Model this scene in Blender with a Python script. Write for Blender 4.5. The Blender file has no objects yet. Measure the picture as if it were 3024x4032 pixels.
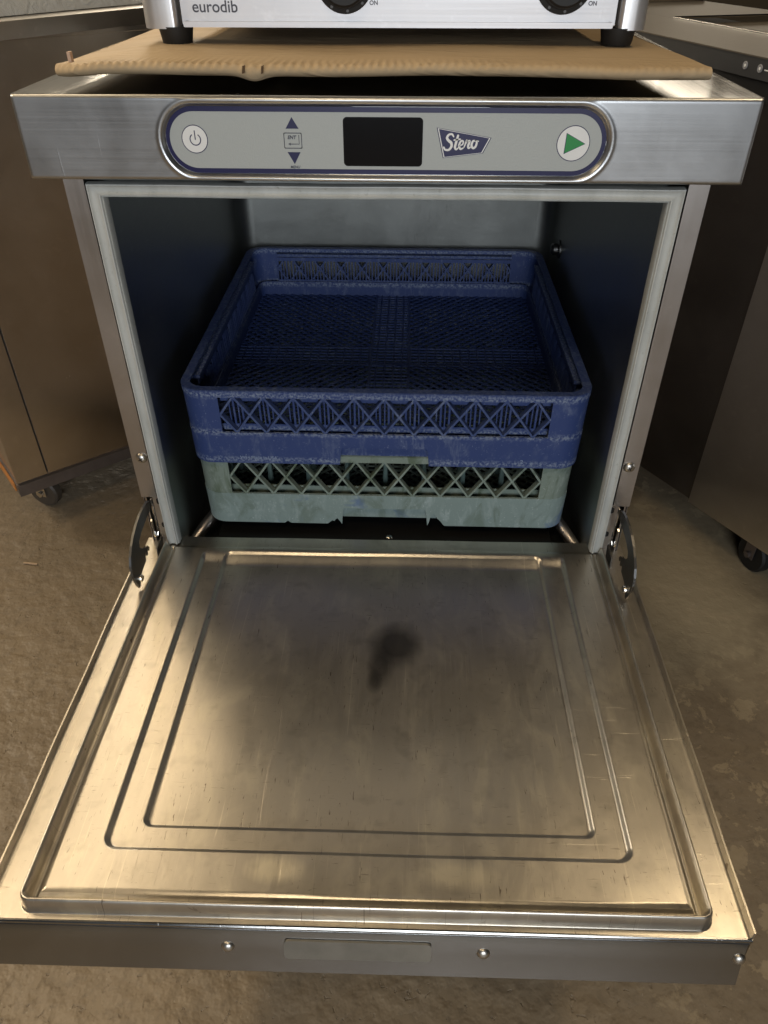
import bpy, bmesh, math, random
import numpy as np
from mathutils import Vector, Matrix, noise
PI = math.pi
random.seed(7)
sc = bpy.context.scene
COL = sc.collection

# ------------------------------------------------------------------ camera
cam_d = bpy.data.cameras.new('camera'); cam = bpy.data.objects.new('camera', cam_d); COL.objects.link(cam)
a, b, c = math.radians(-38.0511), math.radians(-1.9095), 0.0
F = Vector((math.sin(b)*math.cos(a), math.cos(b)*math.cos(a), math.sin(a)))
Rt = Vector((math.cos(b), -math.sin(b), 0)); U = Rt.cross(F)
M = Matrix((Rt, U, -F)).transposed().to_4x4(); M.translation = Vector((0.0258, -0.7457, 0.9369))
cam.matrix_world = M
cam_d.sensor_fit = 'VERTICAL'; cam_d.sensor_height = 24; cam_d.lens = 24*2970.09/4032
cam_d.clip_start = .01; cam_d.clip_end = 60
sc.camera = cam
# ------------------------------------------------------------------ world
w = bpy.data.worlds.new('World'); sc.world = w; w.use_nodes = True
nt = w.node_tree; bg = nt.nodes['Background']
tc = nt.nodes.new('ShaderNodeTexCoord'); sep = nt.nodes.new('ShaderNodeSeparateXYZ'); nt.links.new(tc.outputs['Generated'], sep.inputs[0])
cr = nt.nodes.new('ShaderNodeValToRGB'); mp = nt.nodes.new('ShaderNodeMapRange'); mp.inputs[1].default_value = -1; mp.inputs[2].default_value = 1
nt.links.new(sep.outputs['Y'], mp.inputs[0]); nt.links.new(mp.outputs[0], cr.inputs[0])
cr.color_ramp.elements[0].color = (.54, .55, .56, 1); cr.color_ramp.elements[1].color = (.60, .43, .25, 1)
mx = nt.nodes.new('ShaderNodeMapRange'); mx.inputs[1].default_value = -.8; mx.inputs[2].default_value = .6; mx.inputs[3].default_value = 1.6; mx.inputs[4].default_value = .15
nt.links.new(sep.outputs['X'], mx.inputs[0])
mm = nt.nodes.new('ShaderNodeMath'); mm.operation = 'MULTIPLY'; mm.inputs[1].default_value = .085; nt.links.new(mx.outputs[0], mm.inputs[0]); nt.links.new(mm.outputs[0], bg.inputs[1])
nt.links.new(cr.outputs[0], bg.inputs[0]); bg.inputs[1].default_value = .12
# ------------------------------------------------------------------ lamps
def area(name, loc, target, sx, sy, power, col):
    l = bpy.data.lights.new(name, 'AREA'); l.shape = 'RECTANGLE'; l.size = sx; l.size_y = sy; l.energy = power; l.color = col
    o = bpy.data.objects.new(name, l); COL.objects.link(o); o.location = loc
    o.rotation_euler = (Vector(target)-Vector(loc)).to_track_quat('-Z', 'Y').to_euler(); return o
WARM = (1, .77, .48); NEUT = (1, .88, .70); COOL = (.90, .95, 1); WARM2 = (1, .80, .55)
area('ceiling_or_fill_lamp', (-1.10, 1.30, 2.45), (-1.10, 1.31, 0), .30, 1.9, 11, WARM)
area('ceiling_or_fill_lamp', (-1.75, -.10, 2.45), (-1.75, -.09, 0), .30, 1.2, 26, WARM)  # added fill lamp, brightens the floor on the left
area('ceiling_or_fill_lamp', (1.08, .25, 2.5), (1.08, .26, 0), .25, .5, 9, WARM)
area('ceiling_or_fill_lamp', (-.9, 3.0, 2.4), (-.8, 1.2, .8), .5, 1.2, 55, NEUT)  # added lamp towards the rear to lift the left worktop
area('ceiling_or_fill_lamp', (-3.2, 1.1, 2.1), (0, -.3, .4), .6, .8, 30, NEUT)
area('ceiling_or_fill_lamp', (-.25, -1.35, 2.6), (.1, -.5, 0), .5, .5, 9, WARM)
for lx, ly, lw in ((3.85, 14.1, 1.3), (4.7, 13.2, .9), (3.25, 9.6, .7), (4.15, 9.7, .9), (4.9, 10.6, .8), (-5.2, 14.2, 1.6), (-6.4, 14.6, 1.0)):
    area('far_ceiling_lamp', (lx, ly, 2.3), (0, .2, .8), lw, .75, (4.5 if lx > 0 else 40)*lw, NEUT)
area('doorway_light', (.2, -2.9, 1.15), (0, 0, .60), 1.3, 1.0, 38, COOL)
sc.view_settings.view_transform = 'Standard'; sc.view_settings.look = 'None'
sc.view_settings.exposure = 0; sc.view_settings.gamma = 1; sc.view_settings.use_curve_mapping = False
sc.render.engine = 'CYCLES'
sc.cycles.use_denoising = True
sc.cycles.max_bounces = 8; sc.cycles.caustics_reflective = False; sc.cycles.caustics_refractive = False
sc.cycles.sample_clamp_indirect = 4

# ------------------------------------------------------------------ materials
def newmat(name):
    m = bpy.data.materials.new(name); m.use_nodes = True
    return m, m.node_tree, m.node_tree.nodes['Principled BSDF']
def N(t, typ, **kw):
    n = t.nodes.new(typ)
    for k, v in kw.items(): setattr(n, k, v)
    return n
def coords(t, scale=(1, 1, 1), rot=(0, 0, 0), kind='Object'):
    tc = N(t, 'ShaderNodeTexCoord'); m = N(t, 'ShaderNodeMapping')
    m.inputs['Scale'].default_value = scale; m.inputs['Rotation'].default_value = rot
    t.links.new(tc.outputs[kind], m.inputs[0]); return m.outputs[0]
def noise_n(t, vec, scale, detail=4, rough=.55, dist=0):
    n = N(t, 'ShaderNodeTexNoise'); n.inputs['Scale'].default_value = scale; n.inputs['Detail'].default_value = detail
    n.inputs['Roughness'].default_value = rough; n.inputs['Distortion'].default_value = dist
    t.links.new(vec, n.inputs['Vector']); return n.outputs['Fac']
def ramp(t, fac, stops):
    r = N(t, 'ShaderNodeValToRGB'); t.links.new(fac, r.inputs[0]); e = r.color_ramp.elements
    while len(e) < len(stops): e.new(.5)
    for el, (p, c) in zip(e, stops):
        el.position = p; el.color = (c, c, c, 1) if isinstance(c, (int, float)) else tuple(c)+(1,)
    return r.outputs[0]
def mixc(t, fac, A, B, blend='MIX'):
    m = N(t, 'ShaderNodeMix', data_type='RGBA', blend_type=blend)
    for s, v in ((m.inputs[0], fac), (m.inputs[6], A), (m.inputs[7], B)):
        if hasattr(v, 'links') or hasattr(v, 'is_linked'): t.links.new(v, s)
        elif isinstance(v, (int, float)): s.default_value = v
        else: s.default_value = tuple(v)+(1,)
    return m.outputs[2]
def mathn(t, op, A, B=None, clamp=False):
    m = N(t, 'ShaderNodeMath', operation=op); m.use_clamp = clamp
    for s, v in ((m.inputs[0], A), (m.inputs[1], B)):
        if v is None: continue
        if isinstance(v, (int, float)): s.default_value = v
        else: t.links.new(v, s)
    return m.outputs[0]
def bump(t, h, strength, dist=.001, prev=None):
    b = N(t, 'ShaderNodeBump'); b.inputs['Strength'].default_value = strength; b.inputs['Distance'].default_value = dist
    t.links.new(h, b.inputs['Height'])
    if prev is not None: t.links.new(prev, b.inputs['Normal'])
    return b.outputs[0]

def steel(name, col=(.56, .55, .53), rough=.32, brush=(4, 400, 400), grime=.25, aniso=.0, scratch=.15, metal=1.0, bw=.12):
    m, t, p = newmat(name)
    p.inputs['Metallic'].default_value = metal
    br = noise_n(t, coords(t, brush), 1, 3, .6)
    sm = noise_n(t, coords(t), 9, 6, .6, .4)
    sp = noise_n(t, coords(t), 60, 3, .6)
    r = mathn(t, 'ADD', mathn(t, 'MULTIPLY', sm, grime), rough-grime*.5)
    r = mathn(t, 'ADD', r, mathn(t, 'MULTIPLY', mathn(t, 'SUBTRACT', br, .5), bw), True)
    t.links.new(r, p.inputs['Roughness'])
    cc = mixc(t, ramp(t, sm, [(.35, 0), (.7, 1)]), tuple(x*.86 for x in col), col)
    cc = mixc(t, ramp(t, sp, [(.60, 0), (.75, .35)]), cc, tuple(min(1, x*1.15) for x in col))
    t.links.new(cc, p.inputs['Base Color'])
    nb = bump(t, br, .4*bw, .0004)
    if scratch:
        s1 = noise_n(t, coords(t, (9, 300, 9), (0, 0, .7)), 1, 2, .5, .6)
        s2 = noise_n(t, coords(t, (300, 12, 9), (0, 0, .35)), 1, 2, .5, .6)
        s = mathn(t, 'ADD', ramp(t, s1, [(.70, 0), (.73, 1)]), ramp(t, s2, [(.70, 0), (.73, 1)]))
        nb = bump(t, s, scratch, .0003, nb)
    t.links.new(nb, p.inputs['Normal'])
    return m
def plain(name, col, rough=.5, metal=0, bumpy=0, bscale=200, var=.12, vscale=30, spec=.5):
    m, t, p = newmat(name)
    p.inputs['Roughness'].default_value = rough; p.inputs['Metallic'].default_value = metal
    p.inputs['Specular IOR Level'].default_value = spec
    n = noise_n(t, coords(t), vscale, 5, .6)
    cc = mixc(t, n, tuple(x*(1-var) for x in col), tuple(min(1, x*(1+var)) for x in col))
    t.links.new(cc, p.inputs['Base Color'])
    if bumpy:
        t.links.new(bump(t, noise_n(t, coords(t), bscale, 4, .6), bumpy, .001), p.inputs['Normal'])
    return m

M_hood = steel('satin_steel_hood', (.52, .53, .54), .34, (3, 300, 500), .30)
M_post = steel('satin_steel_post', (.52, .49, .47), .38, (500, 500, 5), .2)
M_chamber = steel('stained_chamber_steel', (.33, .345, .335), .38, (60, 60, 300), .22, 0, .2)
M_cab = steel('cabinet_steel', (.70, .64, .56), .25, (300, 300, 3), .12, 0, 0, 1, .02)
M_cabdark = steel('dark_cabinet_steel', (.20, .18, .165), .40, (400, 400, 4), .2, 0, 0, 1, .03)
M_arm = steel('hinge_plate_steel', (.15, .15, .15), .42, (100, 100, 100), .2)
M_arm2 = steel('rail_steel', (.60, .56, .55), .36, (60, 60, 60), .2)
M_screw = plain('dull_screw_steel', (.50, .48, .44), .34, 1, 0, var=.06)
M_bright = plain('polished_steel', (.72, .70, .66), .18, 1, 0, var=.06)
M_black = plain('black_plastic', (.010, .010, .010), .6, 0, .1, 300)
M_rubber = plain('black_rubber', (.010, .010, .010), .6)
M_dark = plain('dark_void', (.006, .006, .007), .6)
M_blueprint = plain('navy_print', (.012, .012, .075), .35)
M_panel = plain('silver_overlay', (.45, .475, .46), .42, 0, .25, 900, .03, 300)
M_white = plain('white_print', (.86, .86, .84), .4)
M_green = plain('green_print', (.012, .27, .055), .4)
M_display = plain('display_glass', (.006, .006, .007), .14)
M_grey_txt = plain('grey_print', (.07, .07, .09), .5)

# door steel: satin, with lime bloom, dark grime specks, burnished spots and fine scratches
def door_mat():
    m, t, p = newmat('scratched_door_steel'); p.inputs['Metallic'].default_value = .93
    col = (.57, .535, .475)
    big = noise_n(t, coords(t), 5, 6, .62, .5); mid = noise_n(t, coords(t, (1, .45, 1)), 26, 6, .65, .8)
    fine = noise_n(t, coords(t, (1, .4, 1)), 260, 5, .7)
    br = noise_n(t, coords(t, (520, 10, 100)), 1, 3, .6)
    cc = mixc(t, ramp(t, big, [(.35, 0), (.68, 1)]), tuple(x*.93 for x in col), col)
    cc = mixc(t, ramp(t, mid, [(.50, 0), (.64, .26)]), cc, (.80, .76, .62))
    cc = mixc(t, ramp(t, noise_n(t, coords(t, (1, .5, 1)), 55, 5, .65, .6), [(.56, 0), (.66, .14)]), cc, (.36, .32, .25))
    cc = mixc(t, ramp(t, fine, [(.68, 0), (.76, .5)]), cc, (.24, .20, .15))
    rough = mathn(t, 'ADD', mathn(t, 'MULTIPLY', big, .12), .155)
    rough = mathn(t, 'ADD', rough, mathn(t, 'MULTIPLY', mid, .12))
    rough = mathn(t, 'ADD', rough, mathn(t, 'MULTIPLY', br, .08), True)
    for k, (sc_, rot, colr, am) in enumerate((((520, 5, 9), .42, (.85, .80, .68), .5), ((560, 7, 9), -.25, (.85, .80, .68), .4), ((620, 75, 9), .12, (.17, .14, .11), .8), ((70, 560, 9), .75, (.17, .14, .11), .45))):
        s = noise_n(t, coords(t, sc_, (0, 0, rot)), 1, 2, .5, .9)
        gate = noise_n(t, coords(t), 7+3*k, 3, .6)
        f = mathn(t, 'MULTIPLY', mathn(t, 'MULTIPLY', ramp(t, s, [(.685, 0), (.715, 1)]), ramp(t, gate, [(.42, 0), (.52, 1)])), am)
        cc = mixc(t, f, cc, colr)
    # two burnished spots near the front edge
    for cx, sx in ((-.078, .035), (.078, .045)):
        tc = N(t, 'ShaderNodeTexCoord'); mp = N(t, 'ShaderNodeMapping')
        mp.inputs['Location'].default_value = (-cx/sx, .712/.018, 0); mp.inputs['Scale'].default_value = (1/sx, 1/.018, .001)
        t.links.new(tc.outputs['Object'], mp.inputs[0])
        g = N(t, 'ShaderNodeTexGradient', gradient_type='SPHERICAL'); t.links.new(mp.outputs[0], g.inputs[0])
        f = ramp(t, mathn(t, 'MULTIPLY', g.outputs['Fac'], mathn(t, 'ADD', mathn(t, 'MULTIPLY', mid, .8), mathn(t, 'MULTIPLY', br, .7))), [(.12, 0), (.5, .75)])
        cc = mixc(t, f, cc, (.88, .82, .66))
    # dark soft-edged patch in the middle of the panel
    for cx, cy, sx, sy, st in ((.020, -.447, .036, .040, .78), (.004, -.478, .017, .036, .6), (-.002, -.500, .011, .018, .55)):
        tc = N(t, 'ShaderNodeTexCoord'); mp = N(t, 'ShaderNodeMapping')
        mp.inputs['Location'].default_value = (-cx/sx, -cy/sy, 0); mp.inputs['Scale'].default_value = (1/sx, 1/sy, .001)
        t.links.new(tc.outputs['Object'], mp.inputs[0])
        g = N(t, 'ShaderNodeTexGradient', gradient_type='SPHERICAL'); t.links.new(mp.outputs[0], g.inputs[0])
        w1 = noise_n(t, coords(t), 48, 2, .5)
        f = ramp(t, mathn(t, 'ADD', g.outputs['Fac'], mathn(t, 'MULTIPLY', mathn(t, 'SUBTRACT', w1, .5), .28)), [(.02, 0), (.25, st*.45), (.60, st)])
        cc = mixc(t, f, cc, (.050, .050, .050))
    t.links.new(cc, p.inputs['Base Color']); t.links.new(rough, p.inputs['Roughness'])
    nb = bump(t, br, .05, .0004)
    for k, (sc_, rot) in enumerate((((7, 420, 9), .5), ((420, 9, 9), .25), ((9, 380, 9), -.9), ((300, 5, 9), -.15))):
        s = noise_n(t, coords(t, sc_, (0, 0, rot)), 1, 2, .5, .7)
        nb = bump(t, ramp(t, s, [(.71, 0), (.735, 1)]), .16, .0003, nb)
    nb = bump(t, fine, .12, .0005, nb)
    nb = bump(t, noise_n(t, coords(t), 14, 2), .3, .0012, nb)
    t.links.new(nb, p.inputs['Normal'])
    return m
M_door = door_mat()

def plastic(name, col, scale_col, amt, stain=None, rough=.55, bands=(), spots=None):
    m, t, p = newmat(name); p.inputs['Specular IOR Level'].default_value = .35
    n1 = noise_n(t, coords(t), 22, 6, .7, .6); n2 = noise_n(t, coords(t, (1, 1, .35)), 90, 6, .7, .5); n3 = noise_n(t, coords(t), 320, 3, .6)
    f = mathn(t, 'MULTIPLY', ramp(t, n1, [(.42, .05), (.72, .7)]), ramp(t, n2, [(.50, 0), (.62, 1)]))
    f = mathn(t, 'MULTIPLY', mathn(t, 'ADD', f, ramp(t, n3, [(.64, 0), (.72, .8)])), amt, True)
    if bands:     # limescale collects along horizontal edges
        tc = N(t, 'ShaderNodeTexCoord'); sx_ = N(t, 'ShaderNodeSeparateXYZ'); t.links.new(tc.outputs['Object'], sx_.inputs[0])
        for z0, z1 in bands:
            zm, hw = (z0+z1)/2, (z1-z0)/2
            g = mathn(t, 'SUBTRACT', 1, mathn(t, 'DIVIDE', mathn(t, 'ABSOLUTE', mathn(t, 'SUBTRACT', sx_.outputs['Z'], zm)), hw), True)
            f = mathn(t, 'ADD', f, mathn(t, 'MULTIPLY', mathn(t, 'MULTIPLY', g, ramp(t, n3, [(.44, 0), (.58, 1)])), .9), True)
    cc = mixc(t, f, col, scale_col)
    if spots:
        s0 = noise_n(t, coords(t), 17, 4, .6, .5)
        cc = mixc(t, ramp(t, s0, [(.60, 0), (.68, .7)]), cc, spots)
    if stain:
        s = noise_n(t, coords(t, (1, 1, .5)), 30, 5, .65, .8)
        cc = mixc(t, ramp(t, s, [(.50, 0), (.62, stain[1])]), cc, stain[0])
    t.links.new(cc, p.inputs['Base Color']); p.inputs['Roughness'].default_value = rough
    t.links.new(bump(t, mathn(t, 'ADD', n2, n3), .35, .0006), p.inputs['Normal'])
    return m
M_blue = plastic('blue_rack_plastic', (.036, .062, .190), (.24, .29, .40), .66, None, .55, ((.0, .012), (.040, .052), (.092, .106)))
M_bluel = plastic('limed_blue_lattice_plastic', (.050, .080, .205), (.27, .32, .43), 1.0, None, .55)
M_greenp = plastic('limed_green_rack_plastic', (.23, .285, .245), (.44, .50, .46), .95, ((.09, .125, .075), .75))
M_greenl = plastic('limed_green_skirt_plastic', (.26, .335, .32), (.52, .61, .61), .9, ((.15, .20, .16), .6), .55, (), (.10, .17, .34))
M_peg = plastic('green_peg_plastic', (.10, .15, .14), (.28, .34, .33), .7)

def gasket_mat():
    m, t, p = newmat('grey_gasket_rubber')
    n = noise_n(t, coords(t, (1, 1, .3)), 35, 6, .65)
    n2 = noise_n(t, coords(t), 160, 4, .6)
    cc = mixc(t, ramp(t, n, [(.35, 0), (.7, 1)]), (.47, .48, .45), (.60, .61, .58))
    cc = mixc(t, ramp(t, n2, [(.62, 0), (.74, .45)]), cc, (.26, .26, .21))
    t.links.new(cc, p.inputs['Base Color']); p.inputs['Roughness'].default_value = .42
    t.links.new(bump(t, n2, .15, .0006), p.inputs['Normal']); return m
M_gasket = gasket_mat()

def floor_mat():
    m, t, p = newmat('worn_painted_concrete')
    v = coords(t)
    big = noise_n(t, v, 1.7, 5, .6, .3); mid = noise_n(t, v, 9, 7, .7, .8); fine = noise_n(t, v, 75, 6, .7); fl = noise_n(t, v, 26, 7, .68, .25)
    cc = mixc(t, ramp(t, big, [(.35, 0), (.65, 1)]), (.215, .165, .108), (.285, .222, .146))
    cc = mixc(t, ramp(t, mid, [(.45, 0), (.62, .5)]), cc, (.24, .190, .130))
    cc = mixc(t, ramp(t, fine, [(.35, .35), (.50, 0)]), cc, (.11, .085, .058))
    # peeled lighter patches only on the right-hand side floor
    tc = N(t, 'ShaderNodeTexCoord'); sp = N(t, 'ShaderNodeSeparateXYZ'); t.links.new(tc.outputs['Object'], sp.inputs[0])
    msk = N(t, 'ShaderNodeMapRange'); msk.inputs[1].default_value = .22; msk.inputs[2].default_value = .42; t.links.new(sp.outputs['X'], msk.inputs[0])
    pf = mathn(t, 'MULTIPLY', ramp(t, fl, [(.555, 0), (.585, .50)]), msk.outputs[0])
    cc = mixc(t, pf, cc, (.48, .38, .24))
    tz = N(t, 'ShaderNodeTexCoord'); mz = N(t, 'ShaderNodeMapping'); mz.inputs['Location'].default_value = (-.52/.30, -.30/.34, 0); mz.inputs['Scale'].default_value = (1/.30, 1/.34, .001)  # pool of light beside the right hinge, painted into the floor colour
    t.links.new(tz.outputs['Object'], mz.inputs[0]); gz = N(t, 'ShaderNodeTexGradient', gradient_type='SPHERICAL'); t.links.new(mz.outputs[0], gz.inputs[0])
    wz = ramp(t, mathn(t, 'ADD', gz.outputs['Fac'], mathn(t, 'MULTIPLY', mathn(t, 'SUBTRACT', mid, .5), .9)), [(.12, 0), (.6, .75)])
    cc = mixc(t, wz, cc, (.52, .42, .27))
    spk = noise_n(t, v, 190, 2, .5)
    cc = mixc(t, ramp(t, spk, [(.70, 0), (.76, .5)]), cc, (.42, .36, .28))
    t.links.new(cc, p.inputs['Base Color'])
    t.links.new(ramp(t, mid, [(.3, .40), (.7, .60)]), p.inputs['Roughness'])
    g1 = noise_n(t, v, 40, 3, .5, 0)
    pit = ramp(t, noise_n(t, v, 85, 5, .6, .6), [(.27, 0), (.36, 1)])
    lump = ramp(t, g1, [(.38, 0), (.66, 1)])
    gate = N(t, 'ShaderNodeMapRange'); gate.inputs[1].default_value = .55; gate.inputs[2].default_value = .05; gate.inputs[3].default_value = .25; t.links.new(sp.outputs['X'], gate.inputs[0])
    h = mathn(t, 'MULTIPLY', mathn(t, 'ADD', mathn(t, 'MULTIPLY', lump, .55), mathn(t, 'MULTIPLY', pit, .45)), gate.outputs[0])
    nb = bump(t, h, .75, .0038); nb = bump(t, fine, .12, .0010, nb)
    t.links.new(nb, p.inputs['Normal']); return m
M_floor = floor_mat()
def cardboard_mat():
    m, t, p = newmat('corrugated_cardboard')
    v = coords(t)
    wv = N(t, 'ShaderNodeTexWave', wave_type='BANDS', bands_direction='X'); wv.inputs['Scale'].default_value = 42; wv.inputs['Distortion'].default_value = .7
    wv.inputs['Detail'].default_value = 1
    t.links.new(v, wv.inputs['Vector'])
    n = noise_n(t, v, 12, 6, .6, .4)
    cc = mixc(t, n, (.38, .28, .165), (.50, .38, .235)); t.links.new(cc, p.inputs['Base Color'])
    p.inputs['Roughness'].default_value = .8
    nb = bump(t, wv.outputs['Fac'], .03, .0010); nb = bump(t, noise_n(t, v, 30, 4), .35, .004, nb); nb = bump(t, ramp(t, noise_n(t, coords(t, (3, 14, 3), (0, 0, .9)), 1, 4, .6, 1.0), [(.46, 0), (.50, 1), (.54, 0)]), .5, .002, nb); t.links.new(nb, p.inputs['Normal']); return m
M_card = cardboard_mat()
M_torn = plain('torn_card_edge', (.50, .36, .27), .85, 0, .5, 200)
M_ovenface = steel('brushed_oven_face', (.74, .735, .75), .50, (4, 300, 500), .12, 0, .1, .7)
M_ovensteel = steel('oven_corner_steel', (.76, .75, .75), .34, (400, 400, 4), .12, 0, .1, .75)
def wrap_mat():
    m, t, p = newmat('clear_plastic_wrap')
    p.inputs['Base Color'].default_value = (.72, .71, .66, 1); p.inputs['Roughness'].default_value = .16
    p.inputs['Transmission Weight'].default_value = .2; p.inputs['IOR'].default_value = 1.25
    t.links.new(bump(t, noise_n(t, coords(t, (1, .4, 1)), 38, 5, .65, 1.5), .8, .006), p.inputs['Normal']); return m
M_wrap = wrap_mat()
M_paper = plain('white_paper', (.80, .80, .80), .7)
M_bluepaper = plain('pale_blue_card', (.30, .42, .75), .7)
M_counter = steel('counter_steel', (.50, .47, .43), .34, (400, 4, 400), .2)
M_charcoal = plain('charcoal_panel', (.045, .046, .048), .36, 0, .1, 500)
M_frame = plain('grimy_frame_steel', (.20, .175, .165), .45, .8, .4, 60, .3)
M_wheel = plain('grey_caster_wheel', (.085, .07, .055), .5, 0, .1, 100, .2)
M_orange = plain('orange_strip', (.60, .24, .06), .5)

# ------------------------------------------------------------------ mesh helpers
def empty(name, loc, rz=0, label=None, cat=None, group=None):
    o = bpy.data.objects.new(name, None); COL.objects.link(o); o.location = loc; o.rotation_euler = (0, 0, rz)
    o.empty_display_size = .05
    if label: o['label'] = label
    if cat: o['category'] = cat
    if group: o['group'] = group
    return o
def root_loc(p):
    v = Vector((0, 0, 0))
    while p is not None: v += p.location; p = p.parent
    return v
def link_mesh(name, me, mats, parent=None, local=False, smooth=True, ang=35):
    o = bpy.data.objects.new(name, me); COL.objects.link(o)
    for m in (mats if isinstance(mats, (list, tuple)) else [mats]): me.materials.append(m)
    if parent is not None:
        if not local: me.transform(Matrix.Translation(-root_loc(parent)))
        o.parent = parent
    if smooth:
        me.polygons.foreach_set('use_smooth', [True]*len(me.polygons))
        if ang: 
            try: me.set_sharp_from_angle(angle=math.radians(ang))
            except Exception: pass
    me.update(); return o
def obj(name, bm, mats, parent=None, local=False, bevel=0, seg=2, smooth=True, ang=35):
    if bevel:
        es = [e for e in bm.edges if len(e.link_faces) == 2 and e.calc_face_angle(0) > .6]
        bmesh.ops.bevel(bm, geom=es, offset=bevel, offset_type='OFFSET', segments=seg, profile=.5, affect='EDGES', clamp_overlap=True)
    bmesh.ops.recalc_face_normals(bm, faces=bm.faces)
    me = bpy.data.meshes.new(name); bm.to_mesh(me); bm.free()
    return link_mesh(name, me, mats, parent, local, smooth, ang)
def box(bm, x0, x1, y0, y1, z0, z1, mi=0):
    vs = [bm.verts.new(p) for p in ((x0, y0, z0), (x1, y0, z0), (x1, y1, z0), (x0, y1, z0), (x0, y0, z1), (x1, y0, z1), (x1, y1, z1), (x0, y1, z1))]
    for f in ((0, 3, 2, 1), (4, 5, 6, 7), (0, 1, 5, 4), (1, 2, 6, 5), (2, 3, 7, 6), (3, 0, 4, 7)):
        fc = bm.faces.new([vs[i] for i in f]); fc.material_index = mi
    return vs
def bar(bm, p0, p1, wv, dv, mi=0):
    """box bar from p0 to p1 with half-size vectors wv, dv"""
    p0, p1, wv, dv = map(Vector, (p0, p1, wv, dv))
    vs = [bm.verts.new(p+s*wv+q*dv) for p in (p0, p1) for s, q in ((-1, -1), (1, -1), (1, 1), (-1, 1))]
    for f in ((0, 1, 2, 3), (7, 6, 5, 4), (0, 4, 5, 1), (1, 5, 6, 2), (2, 6, 7, 3), (3, 7, 4, 0)):
        fc = bm.faces.new([vs[i] for i in f]); fc.material_index = mi
def prism(bm, pts, axis, t0, t1, mi=0):
    """extrude 2D polygon; axis 'y': pts are (x,z); 'x': (y,z); 'z': (x,y)"""
    def P(q, t):
        return (q[0], t, q[1]) if axis == 'y' else (t, q[0], q[1]) if axis == 'x' else (q[0], q[1], t)
    A = [bm.verts.new(P(q, t0)) for q in pts]; B = [bm.verts.new(P(q, t1)) for q in pts]
    n = len(pts)
    f = bm.faces.new(A); f.material_index = mi; f = bm.faces.new(B[::-1]); f.material_index = mi
    for i in range(n):
        f = bm.faces.new((A[i], B[i], B[(i+1) % n], A[(i+1) % n])); f.material_index = mi
def lathe(bm, prof, org, axis, seg=24, mi=0):
    """prof: (r, h) along axis from org"""
    org = Vector(org); ax = Vector(axis).normalized(); q = ax.to_track_quat('Z', 'Y'); ux, uy = q @ Vector((1, 0, 0)), q @ Vector((0, 1, 0))
    rings = []
    for r, h in prof:
        if r < 1e-6: rings.append([bm.verts.new(org+ax*h)])
        else: rings.append([bm.verts.new(org+ax*h+r*(ux*math.cos(2*PI*i/seg)+uy*math.sin(2*PI*i/seg))) for i in range(seg)])
    for A, B in zip(rings, rings[1:]):
        for i in range(seg):
            j = (i+1) % seg
            if len(A) == 1 and len(B) == 1: continue
            vs = (A[0], B[i], B[j]) if len(A) == 1 else (A[i], B[0], A[j]) if len(B) == 1 else (A[i], B[i], B[j], A[j])
            f = bm.faces.new(vs); f.material_index = mi
def tube(bm, pts, r, seg=10, mi=0):
    pts = [Vector(p) for p in pts]; rings = []
    up = Vector((.13, .07, 1)).normalized()
    for i, p in enumerate(pts):
        d = (pts[min(i+1, len(pts)-1)]-pts[max(i-1, 0)]).normalized()
        a_ = d.cross(up).normalized(); b_ = d.cross(a_)
        rings.append([bm.verts.new(p+r*(a_*math.cos(2*PI*k/seg)+b_*math.sin(2*PI*k/seg))) for k in range(seg)])
    for A, B in zip(rings, rings[1:]):
        for k in range(seg):
            f = bm.faces.new((A[k], B[k], B[(k+1) % seg], A[(k+1) % seg])); f.material_index = mi
    bm.faces.new(rings[0]); bm.faces.new(rings[-1][::-1])
def grid_mesh(name, X, Y, Z, wrap_faces=None):
    """X,Y,Z arrays (n,m) -> mesh"""
    n, m = X.shape
    me = bpy.data.meshes.new(name)
    co = np.stack([X, Y, Z], -1).reshape(-1, 3)
    i = np.arange(n-1)[:, None]*m+np.arange(m-1)[None, :]
    fc = np.stack([i, i+1, i+m+1, i+m], -1).reshape(-1, 4)
    me.vertices.add(len(co)); me.vertices.foreach_set('co', co.ravel().astype(np.float32))
    me.loops.add(fc.size); me.loops.foreach_set('vertex_index', fc.ravel().astype(np.int32))
    me.polygons.add(len(fc)); me.polygons.foreach_set('loop_start', np.arange(0, fc.size, 4, dtype=np.int32))
    me.polygons.foreach_set('loop_total', np.full(len(fc), 4, np.int32))
    me.update(calc_edges=True); me.validate(); return me
def smooth01(x, a, b):
    t = np.clip((x-a)/(b-a), 0, 1); return t*t*(3-2*t)
def rrect(x0, x1, z0, z1, r, n=10):
    pts = []
    for cx, cz, a0 in ((x1-r, z0+r, -90), (x1-r, z1-r, 0), (x0+r, z1-r, 90), (x0+r, z0+r, 180)):
        for k in range(n+1):
            t = math.radians(a0+90*k/n); pts.append((cx+r*math.cos(t), cz+r*math.sin(t)))
    return pts
def sd_rr(X, Z, x0, x1, z0, z1, r):
    cx, cz = (x0+x1)/2, (z0+z1)/2; qx = np.abs(X-cx)-(x1-x0)/2+r; qz = np.abs(Z-cz)-(z1-z0)/2+r
    return np.hypot(np.maximum(qx, 0), np.maximum(qz, 0))+np.minimum(np.maximum(qx, qz), 0)-r
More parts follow.
